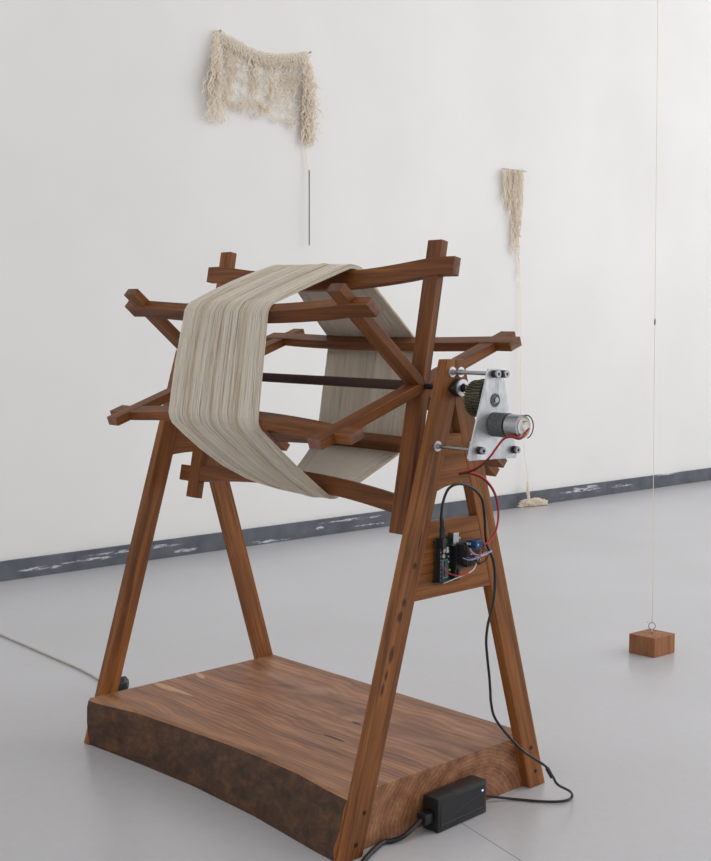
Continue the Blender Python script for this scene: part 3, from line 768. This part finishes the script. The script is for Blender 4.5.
# twisted thread below it
paths, rads = [], []
for j in range(3):
    paths.append([wp(304.5+2.6*t+.8*math.sin(j*2+t*12), 146+27*t, .010) for t in [i/20 for i in range(21)]]); rads.append(.0010)
strands('tail_thread', paths, rads, YARNW, net)
for u, v in ((217.5, 31.5), (307.5, 53)):
    p = on_wall(u, v, 0); bm = bmesh.new(); tube(bm, [p-WN*.004, p+WN*.016, p+WN*.0162, p+WN*.018], [.0014, .0014, .0035, .0035], 10); P(obj('nail', bm, NAIL), net)
rd = tag(empty('dark_rod', on_wall(309, 244, .02)), 'thin dark metal rod hanging from the tail of the big cream net', 'rod')
a = on_wall(309.2, 171, .022); b = Vector((a.x, a.y, on_wall(309, 244, .022).z))
bm = bmesh.new(); tube(bm, [a+Vector((0, 0, .004)), a, b, b-Vector((0, 0, .006))], [.001, .0019, .0019, .001], 10); P(obj('rod', bm, RODM, smooth=True), rd)
paths = [[on_wall(305.5, 150, .010).lerp(a, i/6) for i in range(7)]]; strands('thread_loop', paths, [.0009], YARNW, rd)

# narrow tassel on the same wall
ts = tag(empty('thread_tassel', on_wall(516, 200)), 'narrow cream tangle of threads hanging from a thin pin, trailing down to the floor', 'wall hanging')
a = on_wall(502.5, 168.5, .016); b = on_wall(526.5, 171.5, .016)
bm = bmesh.new(); tube(bm, [a, b], .0018, 8); P(tag(obj('pin', bm, STEEL), 'thin grey pin'), ts)
for u, v in ((507, 169), (522, 171)):
    q = on_wall(u, v, .016); bm = bmesh.new(); tube(bm, [q-WN*.017, q], .0012, 8); P(obj('nail', bm, STEEL), ts)
paths, rads = [], []
for i in range(85):
    u = rg.uniform(503.5, 523.5); t = (u-503)/20; v1 = rg.uniform(195, 238) if rg.random() < .7 else rg.uniform(178, 215)
    if u < 508: v1 = min(v1, rg.uniform(198, 216))
    conv = rg.uniform(-1, 1)
    if u < 511: v1 = min(v1, rg.uniform(196, 222))
    elif v1 > 212: conv = (518-u)*.5
    fall(u, 169.5, v1, conv, rg.uniform(.008, .026), .8, rg.uniform(.0010, .0017), .8)
for i in range(26): fall(rg.uniform(511, 519), rg.uniform(190, 225), rg.uniform(235, 258), rg.uniform(-1, 3), rg.uniform(.008, .02), .7, .0012, .6)
for i in range(5): fall(rg.uniform(516, 520), 225, rg.uniform(270, 292), rg.uniform(0, 1.5), .012, .6, .0011, .4)
tag(strands('threads', paths, rads, YARNW, ts), kind='stuff')
paths, rads = [], []
fl0 = on_floor(530, 503, .022)
for j in range(3):
    pts = []
    for i in range(90):
        t = i/89; u = 519.5+9*max(0,t-.55)**1.6*3.2+1.5*math.sin(t*5)*t*(1-t)+(.5-.5*math.cos(j*2.1+t*40))*.7
        p = on_wall(u, 285+(478-285)*t, .012+.02*t); pts.append(p)
    e_ = pts[-1]
    for i in range(1, 16): pts.append(e_.lerp(fl0+Vector((rg.gauss(0, .002), 0, 0)), i/15)+Vector((0, rg.gauss(0, .0015), 0)))
    paths.append(pts); rads.append(.0009)
for i in range(16):                                       # fuzzy thicker foot
    a_ = on_wall(527+rg.uniform(-.5, .5), rg.uniform(478, 490), .032); b_ = fl0+Vector((rg.gauss(0, .005), rg.gauss(0, .007), 0))
    paths.append([a_.lerp(b_, k/7)+Vector((rg.gauss(0, .002), rg.gauss(0, .003), 0)) for k in range(8)]); rads.append(.0014)
tag(strands('trailing_thread', paths, rads, YARNW, ts))
paths, rads = [], []                                       # little heap on the floor
h0 = on_floor(518, 507); h1 = on_floor(543, 505)
for i in range(330):
    t = rg.random(); c = h0.lerp(h1, t); hh = .030*(1-abs(2*t-1)**2)*.55+.010
    ph = rg.uniform(0, 6); rr_ = rg.uniform(.008, .022); z = rg.uniform(.002, hh+.004)
    paths.append([c+Vector((rr_*math.cos(ph+k*.55), rr_*1.3*math.sin(ph+k*.55), max(.002, z+.004*math.sin(ph+k)))) for k in range(9)]); rads.append(.0016)
tag(strands('heap', paths, rads, YARNW, ts), kind='stuff')

# hairline joint in the floor beside the adapter
j0 = on_floor(463, 824); j1 = on_floor(493, 843); dj = (j1-j0).normalized(); sj = Vector((-dj.y, dj.x, 0))*.0004
j0 = j0-dj*.02; j1 = j1+dj*.6
bm = bmesh.new(); prism(bm, [(p.x, p.y) for p in (j0-sj, j1-sj, j1+sj, j0+sj)], -.002, .0002, 2)
tag(obj('trim_1', bm, plain('joint_filler', srgb(96, 94, 94), .8)), kind='structure')
